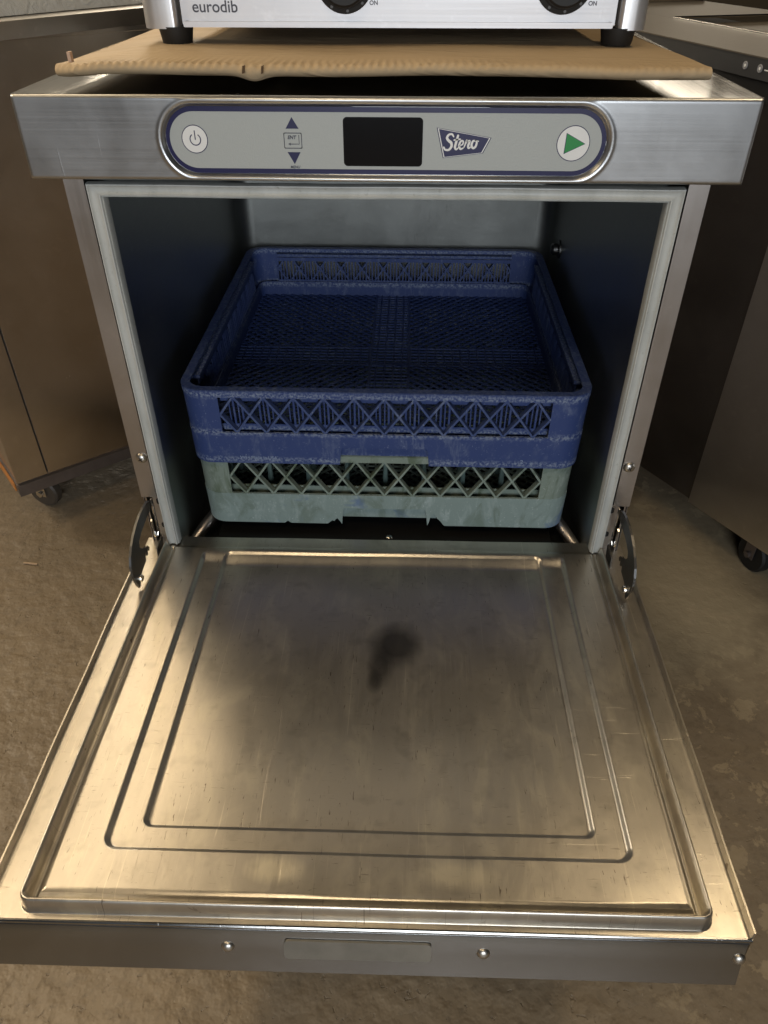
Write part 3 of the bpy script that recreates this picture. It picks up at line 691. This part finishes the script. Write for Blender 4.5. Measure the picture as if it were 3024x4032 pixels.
# ================================================================== DISH RACKS
def make_rack(root, mat, skirt_mat, X, Y0, Y1, ZB, ZT, rim, lat0, lat1, latx, period, ncell, notch, notch_z, taper, chips, slats, pegs, rot=0):
    """X half width, walls wrap a rounded rectangle; lat* = lattice band heights"""
    r = .030
    Yc = (Y0+Y1)/2; HYl = (Y1-Y0)/2
    # perimeter map: u=0 at centre of front wall, running to +X
    segs = []
    Lf = 2*(X-r); Ls = 2*(HYl-r); La = PI/2*r
    tot = 2*Lf+2*Ls+4*La
    def pm(u):
        u = (u+Lf/2) % tot
        if u < Lf: return (-X+r+u, Y0, 0, -1)
        u -= Lf
        if u < La: t = -PI/2+u/r; return (X-r+r*math.cos(t), Y0+r+r*math.sin(t), math.cos(t), math.sin(t))
        u -= La
        if u < Ls: return (X, Y0+r+u, 1, 0)
        u -= Ls
        if u < La: t = u/r; return (X-r+r*math.cos(t), Y1-r+r*math.sin(t), math.cos(t), math.sin(t))
        u -= La
        if u < Lf: return (X-r-u, Y1, 0, 1)
        u -= Lf
        if u < La: t = PI/2+u/r; return (-X+r+r*math.cos(t), Y1-r+r*math.sin(t), math.cos(t), math.sin(t))
        u -= La
        if u < Ls: return (-X, Y1-r-u, -1, 0)
        u -= Ls
        t = PI+u/r; return (-X+r+r*math.cos(t), Y0+r+r*math.sin(t), math.cos(t), math.sin(t))
    def P(u, z, n):
        x, y, nx_, ny_ = pm(u); n = n-taper*(ZT-z); return Vector((x+nx_*n, y+ny_*n, z))
    def shell(bm, us, zb, zt, n0, n1, closed=False):
        """wall band: outer offset n0, inner offset n1 (negative = inward)"""
        rows = []
        for u in us:
            b_ = zb(u) if callable(zb) else zb; t_ = zt
            rows.append([bm.verts.new(P(u, b_, n0)), bm.verts.new(P(u, t_, n0)), bm.verts.new(P(u, t_, n1)), bm.verts.new(P(u, b_, n1))])
        R2 = rows+[rows[0]] if closed else rows
        for A_, B_ in zip(R2, R2[1:]):
            for i in range(4): bm.faces.new((A_[i], B_[i], B_[(i+1) % 4], A_[(i+1) % 4]))
        if not closed: bm.faces.new(rows[0][::-1]); bm.faces.new(rows[-1])
    walls = [0, Lf/2+La+Ls/2, Lf+2*La+Ls, 1.5*Lf+3*La+1.5*Ls]   # centres of the four walls
    # --- wall: rim, corner panels, skirt
    bm = bmesh.new()
    n_u = 440; us = [tot*k/n_u for k in range(n_u)]
    shell(bm, us, ZT-rim, ZT, .0005, -.0035, True)
    shell(bm, us, ZT-.0022, ZT+.0006, -.0005, -.0105, True)          # rolled top lip
    # corner panels
    hw = latx
    for k in range(4):
        a0 = walls[k]+hw; a1 = walls[(k+1) % 4]-hw
        if a1 < a0: a1 += tot
        shell(bm, [a0+(a1-a0)*i/26 for i in range(27)], lat0-.001, ZT-rim+.001, -.0001, -.0030)
    # centre line of each junction
    obj('wall', bm, mat, root, ang=40)
    def zb(u):
        z = ZB
        for wc in walls:
            dd = min(abs(u-wc), tot-abs(u-wc)); 
            # notch with rounded corners
            e = notch-dd
            if e > 0: z = max(z, ZB+(notch_z-ZB)*(1-max(0, (1-e/.004))**2 if e < .004 else 1))
        uu = u if u < tot/2 else u-tot
        for cu_, cw, chh in chips:
            dd = abs(uu-cu_)
            if dd < cw: z = max(z, ZB+chh*(1-dd/cw)**.7)
        return z
    bm = bmesh.new()
    us2 = sorted(set([round(tot*k/900, 6) for k in range(900)]+[round((wc+s*(notch+e)) % tot, 6) for wc in walls for s in (-1, 1) for e in (.0002, -.0002, -.001, -.002, -.003)]))
    shell(bm, us2, zb, lat0, .0006, -.0028, True)
    # recessed strip behind each notch
    for wc in walls:
        rows_u = [wc-notch-.012+(2*notch+.024)*i/10 for i in range(11)]
        shell(bm, rows_u, ZB+.006, notch_z+.004, -.0085, -.0105)
    obj('skirt', bm, skirt_mat, root, ang=30)
    # --- lattice of thin diagonal fins
    dep = .0088; thk = .00130
    for k, wc in enumerate(walls):
        bm = bmesh.new()
        x, y, nx_, ny_ = pm(wc); n = Vector((nx_, ny_, 0)); tdir = Vector((-ny_, nx_, 0))
        c0 = Vector((x, y, 0)); zc0, zc1 = lat0-.0005, ZT-rim+.0005
        wtot = period*ncell; x0 = -wtot/2
        for j in range(-1, ncell+1):
            for sgn in (1, -1):
                u0, u1 = x0+(j+.5)*period, x0+(j+1.5)*period
                za, zb_ = (zc0, zc1) if sgn > 0 else (zc1, zc0)
                # clip to +-latx
                ua, ub, z_a, z_b = u0, u1, za, zb_
                if ub < -hw+1e-6 or ua > hw-1e-6: continue
                if ua < -hw: z_a = za+(zb_-za)*(-hw-u0)/period; ua = -hw
                if ub > hw: z_b = za+(zb_-za)*(hw-u0)/period; ub = hw
                offa = -taper*(ZT-z_a)-dep*.5-.0006; offb = -taper*(ZT-z_b)-dep*.5-.0006
                p0 = c0+tdir*ua+n*offa+Vector((0, 0, z_a)); p1 = c0+tdir*ub+n*offb+Vector((0, 0, z_b))
                dr = (p1-p0).normalized(); wv = dr.cross(n).normalized()*thk
                jit = .00025 if sgn > 0 else 0
                bar(bm, p0-n*jit, p1-n*jit, wv, n*dep*.5)
        # thickened nodes along the mid line
        for j in range(0, ncell+1):
            u0 = x0+j*period
            if abs(u0) > hw-.002: continue
            zc = (zc0+zc1)/2; off = -taper*(ZT-zc)
            for e in range(1):
                lathe(bm, [(0, .0002), (.0021, 0), (.0021, -.004)], c0+tdir*u0+n*(off-.0003)+Vector((0, 0, zc)), n, 8)
        obj('lattice', bm, M_bluel if mat is M_blue else mat, root, smooth=False)
    # --- inner slatted wall
    bm = bmesh.new()
    off = -.0130
    if slats:
        for k, wc in enumerate(walls):
            x, y, nx_, ny_ = pm(wc); n = Vector((nx_, ny_, 0)); tdir = Vector((-ny_, nx_, 0)); c0 = Vector((x, y, 0))
            nn_ = int(2*hw/.0052)
            for j in range(nn_+1):
                u = -hw+2*hw*j/nn_
                ph = (u-(-hw))/period % 1.0
                if k == 0 and abs(ph-.5) > .30: continue
                zt_ = ZT-rim-.006-.030*abs(ph-.5)
                jx = random.uniform(-.0006, .0006)
                p0 = c0+tdir*u+n*(off-.001)+Vector((0, 0, lat0-.002)); p1 = c0+tdir*(u+jx)+n*(off+.0015)+Vector((0, 0, zt_))
                bar(bm, p0, p1, tdir*(.0012 if j % 2 else .0008), n*.0009)
            bar(bm, c0-tdir*hw+n*off+Vector((0, 0, lat0+.002)), c0+tdir*hw+n*off+Vector((0, 0, lat0+.002)), (0, 0, .0045), n*.0009)
            bar(bm, c0-tdir*hw+n*(off+.002)+Vector((0, 0, ZT-rim-.001)), c0+tdir*hw+n*(off+.002)+Vector((0, 0, ZT-rim-.001)), (0, 0, .0022), n*.0045)
            bar(bm, c0-tdir*hw+n*off+Vector((0, 0, ZT-rim-.008)), c0+tdir*hw+n*off+Vector((0, 0, ZT-rim-.008)), (0, 0, .0030), n*.0009)
    us = [tot*k/200 for k in range(200)]
    shell(bm, us, ZB+.016, lat0+.004, -.0140, -.0158, True)
    obj('inner_wall', bm, mat, root, smooth=False)
    # --- base grid: straight central cross, diagonal quadrants
    bm = bmesh.new(); zg = ZB+.026; hx, hy = X-.0155, HYl-.0155; cw = .028; hb = (0, 0, .0011); t_ = .0011
    def seg(xa, ya, xb, yb, th_=t_, dz=0):
        p0 = Vector((xa, Yc+ya, zg+dz)); p1 = Vector((xb, Yc+yb, zg+dz)); dd = (p1-p0)
        if dd.length < .003: return
        dd.normalize(); bar(bm, p0, p1, Vector((-dd.y, dd.x, 0))*th_, hb)
    k = 0
    y = -hy
    while y < hy:
        if abs(y) < cw:
            seg(-hx, y, hx, y, .0015)
        else: seg(-cw, y, cw, y, t_)
        y += .0098
    x = -hx
    while x < hx:
        if abs(x) < cw: seg(x, -hy, x, hy, t_, .0001)
        else: seg(x, -cw, x, cw, t_, .0001)
        x += .0125
    for sx in (-1, 1):
        seg(sx*cw, -hy, sx*cw, hy, .0018, .0004); seg(-hx, sx*cw, hx, sx*cw, .0018, .0005); seg(sx*hx, -hy, sx*hx, hy, .0018, .0004); seg(-hx, sx*hy, hx, sx*hy, .0018, .0005)
    for sx in (-1, 1):
        for sy in (-1, 1):
            xa, xb = cw, hx; ya, yb = cw, hy
            for dirn in (1, -1):
                c_ = -1.0
                while c_ < 1.0:
                    # line v = c + dirn*u clipped to rectangle in u:[xa,xb] v:[ya,yb]
                    pts = []
                    for u in (xa, xb):
                        v = c_+dirn*u
                        if ya <= v <= yb: pts.append((u, v))
                    for v in (ya, yb):
                        u = (v-c_)/dirn
                        if xa < u < xb: pts.append((u, v))
                    if len(pts) >= 2:
                        th_ = .0018 if dirn > 0 else .0012
                        seg(sx*pts[0][0], sy*pts[0][1], sx*pts[1][0], sy*pts[1][1], th_, .0004*(dirn > 0)+.0002)
                    c_ += .0160 if dirn > 0 else .0160
    obj('base_grid', bm, mat, root, smooth=False)
    if pegs:
        first = None
        for iy in range(9):
            for ix in range(9):
                px, py2 = (ix-4)*.052, Yc+(iy-4)*.052
                if first is None:
                    bm = bmesh.new(); lathe(bm, [(.0042, 0), (.0034, .03), (.0022, .066), (0, .069)], (0, 0, 0), (0, 0, 1), 8)
                    first = obj('peg', bm, M_peg, root, True); o = first
                else:
                    o = first.copy(); COL.objects.link(o); o.parent = root
                o.location = (px-root.location.x, py2-root.location.y, zg-root.location.z)
    return P
GR = empty('peg_rack', (0, .29, .293), 0, 'limescale-covered grey-green plastic dish rack underneath the blue one', 'dish rack')
make_rack(GR, M_greenp, M_greenl, .2440, .0460, .542, .2932, .4045, .0090, .3425, .395, .2010, .0365, 11, .0575, .3207, .028,
          [(-.0700, .006, .006), (-.131, .0035, .004), (.0695, .010, .014), (-.0640, .006, .010), (.0665, .006, .022), (.063, .004, .02)], False, True)
BR = empty('open_rack', (0, .29, .396), 0, 'blue plastic lattice-sided dish rack stacked on top', 'dish rack')
make_rack(BR, M_blue, M_blue, .2470, .0370, .540, .3965, .5000, .0085, .4420, .4915, .1990, .03618, 11, .0560, .4225, .030, [], True, False)
for o in (GR, BR): o['group'] = 'dish racks stacked in the wash chamber'
# moulded lettering on the blue skirt
bm = bmesh.new()
yt = .0370+.03*(.5-.403)-.0009
text_bm(bm, ', WI \u2022 Made in USA', -.1845, .4032, yt, .0062, 0, 0, .00012, depth=.0003)
M_blet = plain('scuffed_raised_letters', (.22, .28, .42), .5)
obj('moulded_lettering', bm, M_blet, BR, smooth=False); bm = bmesh.new(); text_bm(bm, 'R', -.0935, .4020, yt, .0050, depth=.0003)
obj('moulded_lettering', bm, M_blet, BR, smooth=False); bm = bmesh.new(); text_bm(bm, '2', .1695, .4035, yt, .0075, 0, 0, .0002, depth=.0003)
obj('moulded_lettering', bm, M_blet, BR, smooth=False)

# ================================================================== CARDBOARD + OVEN ON TOP
CB = empty('cardboard_sheet', (0, .28, HT+.001), 0, 'flattened brown corrugated cardboard under the countertop oven', 'cardboard')
nx_, ns_ = 700, 90
xs = np.linspace(-.303, .283, nx_)
# cross section path (y, z): bottom back -> front fold -> top back
def card():
    rows = []
    for x in xs:
        w_ = noise.noise(Vector((x*9, 0, 0)))*.004
        yF = .006+.010*smooth01(np.array(x), .20, .30)-.010*smooth01(np.array(x), .1, .26)+w_*.4+.0012*math.sin(x*48)
        lift = .0105+.0010*math.sin(x*7+1)
        zt = .8395+.0006*math.sin(x*21)-.0015*smooth01(np.array(x), .22, .30)
        th_ = .0085
        if x < -.25:   # left end pinched down to the steel
            k = (-.25-x)/.06; lift *= (1-.85*k); zt -= .006*k; yF += .040*k*k
        zb_ = max(HT+.0012+lift*.72, zt-.0098)
        g = math.exp(-((x+.1135)/.012)**2)        # crushed notch
        zb_ -= .0035*g; yF -= .004*g
        zm = (zt+zb_)/2
        sec = [(.48, zb_), (.2, zb_+.0003), (yF+.05, zb_), (yF+.010, zb_)]
        hz = (zt-zb_)/2
        for t in [(-80+160*k/12) for k in range(13)]:
            t = math.radians(t)
            corr = .0007*math.sin(x*820+2*math.sin(x*30))*max(0, math.sin(t+.4))*(1-.6*float(smooth01(np.array(x), -.05, .15)))
            sec.append((yF+.007-.0075*math.cos(t)+.0, zm+(hz)*math.sin(t)+corr))
        sec += [(yF+.014, zt+.0005*math.sin(x*900+2*math.sin(x*30))*(1-.6*float(smooth01(np.array(x), -.05, .15)))), (yF+.024, zt+.0002*math.sin(x*900+2*math.sin(x*30))), (yF+.034, zt), (yF+.06, zt+.0004), (.15, zt+.0003), (.28, zt), (.48, zt)]
        rows.append(sec)
    return rows
rows = card(); bm = bmesh.new()
V = [[bm.verts.new((x, y, z)) for y, z in r] for x, r in zip(xs, rows)]
for A_, B_ in zip(V, V[1:]):
    for i in range(len(A_)-1): bm.faces.new((A_[i], B_[i], B_[i+1], A_[i+1]))
bm.faces.new(V[0][::-1]); bm.faces.new(V[-1])
for v in bm.verts:
    if v.co.x < -.1: v.co.x *= 1-.045*min(1, max(0, v.co.y-.02)/.10)
    if v.co.x > 0: v.co.x *= 1-.30*max(0, v.co.y-.01)*(1 if v.co.y < .3 else .3/v.co.y*1.0)*(.9)
obj('folded_sheet', bm, M_card, CB, ang=60)
bm = bmesh.new()
for x, y, dx, dz in ((-.1222, .0045, .0022, .007), (-.1055, .0040, .0018, .006)):
    prism(bm, [(x, .833), (x+dx, .8335), (x+dx*1.5, .8395), (x+dx*.4, .8388)], 'y', y-.0060, y-.0045)
obj('tear', bm, plain('card_tear_shadow', (.10, .06, .03), .9), CB)
bm = bmesh.new(); box(bm, -.2880, -.2850, .038, .044, .834, .8440); obj('torn_flap', bm, M_torn, CB)

OV = empty('countertop_oven', (0, .30, .8400), 0, 'stainless countertop oven on black rubber feet standing on the cardboard', 'oven')
OY = .130
bm = bmesh.new(); box(bm, -.2030, .2215, OY+.004, .44, .8570, 1.13); obj('body', bm, M_ovenface, OV, bevel=.002)
bm = bmesh.new(); box(bm, -.1955, .2145, OY, OY+.0035, .8595, 1.12)
prism(bm, rrect(-.2005, .2185, .8550, .8598, .0012, 3), 'y', OY-.0035, OY+.003)
FP = obj('front_panel', bm, M_ovenface, OV, bevel=.0006)
for xa, xb in ((-.2410, -.2065), (.2240, .2515)):
    bm = bmesh.new()
    pts = []
    x0, x1 = xa, xb; r = .013
    for k in range(7):
        t = PI+PI/2*k/6; pts.append((x0+r+r*math.cos(t), OY-.004+r+r*math.sin(t)))
    for k in range(7):
        t = 1.5*PI+PI/2*k/6; pts.append((x1-r*.35+r*.35*math.cos(t), OY-.004+r*.35+r*.35*math.sin(t)))
    if xa > 0: pts = [(x0+x1-p[0], p[1]) for p in pts][::-1]
    pts += [(max(p[0] for p in pts), OY+.05), (min(p[0] for p in pts), OY+.05)]
    prism(bm, pts, 'z', .8535, 1.13); obj('corner_column', bm, M_ovensteel, OV, ang=50)
for px in (-.2125, .2275):
    for py in (OY+.012, .41):
        bm = bmesh.new(); lathe(bm, [(0, 0), (.0140, 0), (.0148, .001), (.0172, .0150), (0, .0150)], (px, py, .8400), (0, 0, 1), 28); obj('foot', bm, M_rubber, OV)
for kx in (-.0410, .1680):
    bm = bmesh.new(); lathe(bm, [(0, .016), (.020, .016), (.022, .014), (.0235, .004), (.0272, .003), (.0280, .0015), (.0280, 0)], (kx, OY-.0002, .8940), (0, -1, 0), 48)
    for k in range(12):
        t = 2*PI*k/12+.26; bx, bz = kx+.0255*math.cos(t), .8940+.0255*math.sin(t)
    kn = obj('knob', bm, M_black, OV)
    bm = bmesh.new()
    for k in range(10):
        t = 2*PI*(k+.5)/10+.1; bx, bz = kx+.0253*math.cos(t), .8940+.0253*math.sin(t)
        disc(bm, bx, bz, .0014, OY-.0040, 0, .0004, 10)
    obj('dial_marks', bm, plain('dial_grey', (.10, .10, .10), .5), kn, smooth=False)
bm = bmesh.new()
text_bm(bm, 'eurodib', -.1908, .8672, OY-.0004, .0140, 0, 0, .00010, sx=1.02); obj('maker_lettering', bm, M_grey_txt, FP, smooth=False)
bm = bmesh.new(); text_bm(bm, 'ON', -.0175, .8735, OY-.0004, .0052, 0, 0, .0001)
obj('knob_lettering', bm, M_grey_txt, FP, smooth=False); bm = bmesh.new(); text_bm(bm, 'ON', .1925, .8735, OY-.0004, .0052, 0, 0, .0001)
obj('knob_lettering', bm, M_grey_txt, FP, smooth=False)

# ================================================================== NEIGHBOURS
# left: steel cabinet on casters
LC = empty('steel_cabinet', (-.719, .408, FZ), math.atan2(.143, .172), 'brown-lit stainless cabinet on small casters, standing left of the dishwasher', 'cabinet')
z0 = .09
bm = bmesh.new(); box(bm, 0, 1.15, 0, .62, z0+.022, .838); obj('body', bm, M_cab, LC, True, bevel=.003)
bm = bmesh.new(); box(bm, -.001, .0560, -.0035, .0, z0+.026, .50); box(bm, .060, 1.148, -.0030, 0, z0+.026, .83); box(bm, -.001, .056, -.0035, 0, .504, .83)
obj('side_panel', bm, M_cab, LC, True, bevel=.0012)
bm = bmesh.new(); box(bm, .0566, .0594, -.0012, .0002, z0+.028, .828); obj('panel_gap', bm, M_dark, LC, True)
bm = bmesh.new(); box(bm, -.003, 1.153, -.008, .02, z0-.002, z0+.0215); box(bm, -.003, .02, .0205, .623, z0-.002, z0+.0215); obj('bottom_rail', bm, M_frame, LC, True, bevel=.003)
def caster(root, x, y, z1, r=.03, yaw=0.6, mat=M_wheel):
    ax = Vector((math.cos(yaw), math.sin(yaw), 0))
    bm = bmesh.new(); c_ = Vector((x, y, r))
    lathe(bm, [(0, -.011), (r*.9, -.011), (r, -.007), (r, .007), (r*.9, .011), (0, .011)], c_, ax, 28)
    cs = obj('caster', bm, mat, root, True)
    bm = bmesh.new()
    for s in (-1, 1): bar(bm, c_+ax*s*.0145-Vector((0, 0, .006)), Vector((x, y, z1))+ax*s*.0145, ax*.001, Vector((-ax.y, ax.x, 0))*.012)
    bar(bm, Vector((x, y, z1-.003)), Vector((x, y, z1)), (.02, 0, 0), (0, .02, 0))
    lathe(bm, [(0, .020), (.006, .020), (.006, -.020), (0, -.020)], c_, ax, 10)
    obj('caster_fork', bm, M_bright if mat is M_wheel else M_frame, cs, True)
caster(LC, .055, .070, z0-.002, .034); caster(LC, .55, .03, z0-.002, .034); caster(LC, .045, .56, z0-.002, .034); caster(LC, 1.1, .56, z0-.002, .034)
# its counter slab, rotated relative to the cabinet
CT = empty('counter_slab', (-.536, .453, .8083), math.atan2(.215, .131), 'grey steel worktop lying at an angle over the left cabinet', 'worktop')
bm = bmesh.new(); box(bm, -.42, 1.1, 0, .68, 0, .0215); obj('top', bm, M_counter, CT, True, bevel=.0025)
bm = bmesh.new(); box(bm, -.0060, -.0035, .012, .60, z0+.002, z0+.020); obj('edge_strip', bm, M_orange, LC, True)
# stuff on the left worktop
def onslab(u, v, z=0):  # slab-local point -> world
    a_ = CT.rotation_euler.z; return Vector((CT.location.x+u*math.cos(a_)-v*math.sin(a_), CT.location.y+u*math.sin(a_)+v*math.cos(a_), .8298+z))
p = onslab(.10, .20); WB = empty('wrapped_tray', p, CT.rotation_euler.z, 'clear plastic wrapped pale tray on the left worktop', 'tray')
n_ = 60; gx = np.linspace(-.18, .22, n_); gy = np.linspace(-.15, .18, n_); GX, GY = np.meshgrid(gx, gy)
GZ = np.array([[.055*min(1, min(x+.18, .22-x, y+.15, .18-y)/.035)**.5*(1+.25*noise.noise(Vector((x*16, y*16, 3)))) + .001 if min(x+.18, .22-x, y+.15, .18-y) > 0 else .001 for x in gx] for y in gy])
me = grid_mesh('plastic_wrap', GX, GY, GZ); link_mesh('plastic_wrap', me, M_wrap, WB, True, ang=0)
bm = bmesh.new(); box(bm, -.15, .19, -.12, .15, .0005, .035); obj('tray', bm, plain('cream_tray', (.62, .58, .48), .5), WB, True, bevel=.004)
p = onslab(-.19, .20); PP = empty('paper_stack', p, CT.rotation_euler.z+.2, 'white and pale blue papers at the left end of the worktop', 'papers')
bm = bmesh.new(); box(bm, -.14, .10, -.05, .2, .0, .012); obj('sheets', bm, M_paper, PP, True, bevel=.001)
bm = bmesh.new(); box(bm, -.10, .08, .0, .16, .0125, .016); obj('blue_card', bm, M_bluepaper, PP, True)
p = onslab(-.15, .07); GT = empty('black_grate', p, CT.rotation_euler.z, 'short black slotted strip on the worktop before the papers', 'grate')
bm = bmesh.new(); box(bm, -.09, .09, -.004, .004, 0, .014); box(bm, -.09, .09, .026, .034, 0, .014)
for k in range(9): box(bm, -.088+k*.021, -.080+k*.021, -.003, .033, .0145, .018)
obj('bars', bm, M_black, GT, True, bevel=.0008)

# right: dark fridge and grey cabinet
dR = Vector((.0707, -.1122, 0)).normalized(); angR = math.atan2(dR.y, dR.x)
RC = empty('dark_cabinet', (.4997-dR.x*.62, .5337-dR.y*.62, FZ), angR, 'black-looking steel cabinet right behind the dishwasher, under the control strip', 'cabinet')
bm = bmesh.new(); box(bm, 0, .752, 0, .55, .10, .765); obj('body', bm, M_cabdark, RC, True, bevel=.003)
for u in (.06, .66):
    for v in (.30, .5): caster(RC, u, v, .10, .035, 1.2, M_rubber)
RG = empty('grey_cabinet', (.5704, .4215, FZ), angR, 'grey-brown steel cabinet at the right edge, nearer the camera', 'cabinet')
M_cabR = steel('grey_cabinet_steel', (.62, .585, .54), .36, (400, 400, 4), .15, 0, 0, 1, .03)
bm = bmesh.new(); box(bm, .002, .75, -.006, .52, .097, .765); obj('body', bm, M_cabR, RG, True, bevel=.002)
caster(RG, .128, .055, .097, .036, 1.3, M_rubber)
caster(RG, .68, .05, .097, .036, 1.3, M_rubber); caster(RG, .68, .45, .097, .036, 1.3, M_rubber); caster(RG, .1, .45, .097, .036, 1.3, M_rubber)
# appliance with control strip standing on them
dA = Vector((.066, -.22, 0)).normalized(); angA = math.atan2(dA.y, dA.x)
ZA = .736
AP = empty('countertop_appliance', (.445-dA.x*.15, .687-dA.y*.15, ZA), angA, 'low charcoal countertop appliance with round buttons on its front strip', 'appliance')
M_apl = plain('bronze_grey_top', (.16, .14, .115), .42, .5, .05, 300, .1)
bm = bmesh.new(); box(bm, -.49, .80, .010, .46, -.0, .026); obj('base', bm, M_black, AP, True, bevel=.002)
bm = bmesh.new(); box(bm, -.49, .80, .000, .012, .0265, .0520)
CS = obj('control_strip', bm, M_charcoal, AP, True, bevel=.001)
bm = bmesh.new(); box(bm, -.49, .80, -.001, .172, .0522, .0540)
box(bm, -.49, -.142, .1725, .46, .0522, .0540); box(bm, -.142, .80, .4305, .46, .0522, .0540)
box(bm, -.142, .80, .1725, .43, .040, .0435)
obj('top_plate', bm, M_apl, AP, True, bevel=.0005)
bm = bmesh.new()
L = [(-.138, .176), (.78, .176), (.78, .426), (-.138, .426)]
for i in range(4):
    q0, q1 = L[i], L[(i+1) % 4]
    tube(bm, [(q0[0], q0[1], .0545), (q1[0], q1[1], .0545)], .0022, 8)
obj('pan_rim', bm, M_bright, AP, True)
bm = bmesh.new(); box(bm, -.495, -.470, .0, .46, .0545, .070); obj('rear_rail', bm, M_bright, AP, True, bevel=.004)
M_btn = plain('grey_button', (.30, .30, .31), .35)
for u in (.337, .370):
    bm = bmesh.new(); lathe(bm, [(.0052, 0), (.0052, .0008), (.0044, .0012), (.0042, .0006), (0, .0006)], (u, -.0001, .0400), (0, -1, 0), 24, 0); bt = obj('button', bm, M_btn, CS, True)
    bm = bmesh.new(); disc(bm, u, .0400, .0020, -.0012, 0, .0004, 12); obj('button_mark', bm, M_white, bt, True)
bm = bmesh.new(); box(bm, .380, .397, -.0006, -.0001, .0388, .0402); box(bm, .3985, .405, -.0006, -.0001, .0385, .0401); obj('printed_word', bm, M_white, CS, True)

# floor splinter
bm = bmesh.new(); bar(bm, (-.6975, .305, FZ+.003), (-.6700, .302, FZ+.003), (0, .0016, 0), (0, 0, .0012))
sp_ = obj('wood_splinter', bm, plain('pale_wood', (.55, .40, .26), .8), None, bevel=.0005); sp_['label'] = 'tiny pale wood splinter lying on the concrete left of the door'; sp_['category'] = 'splinter'
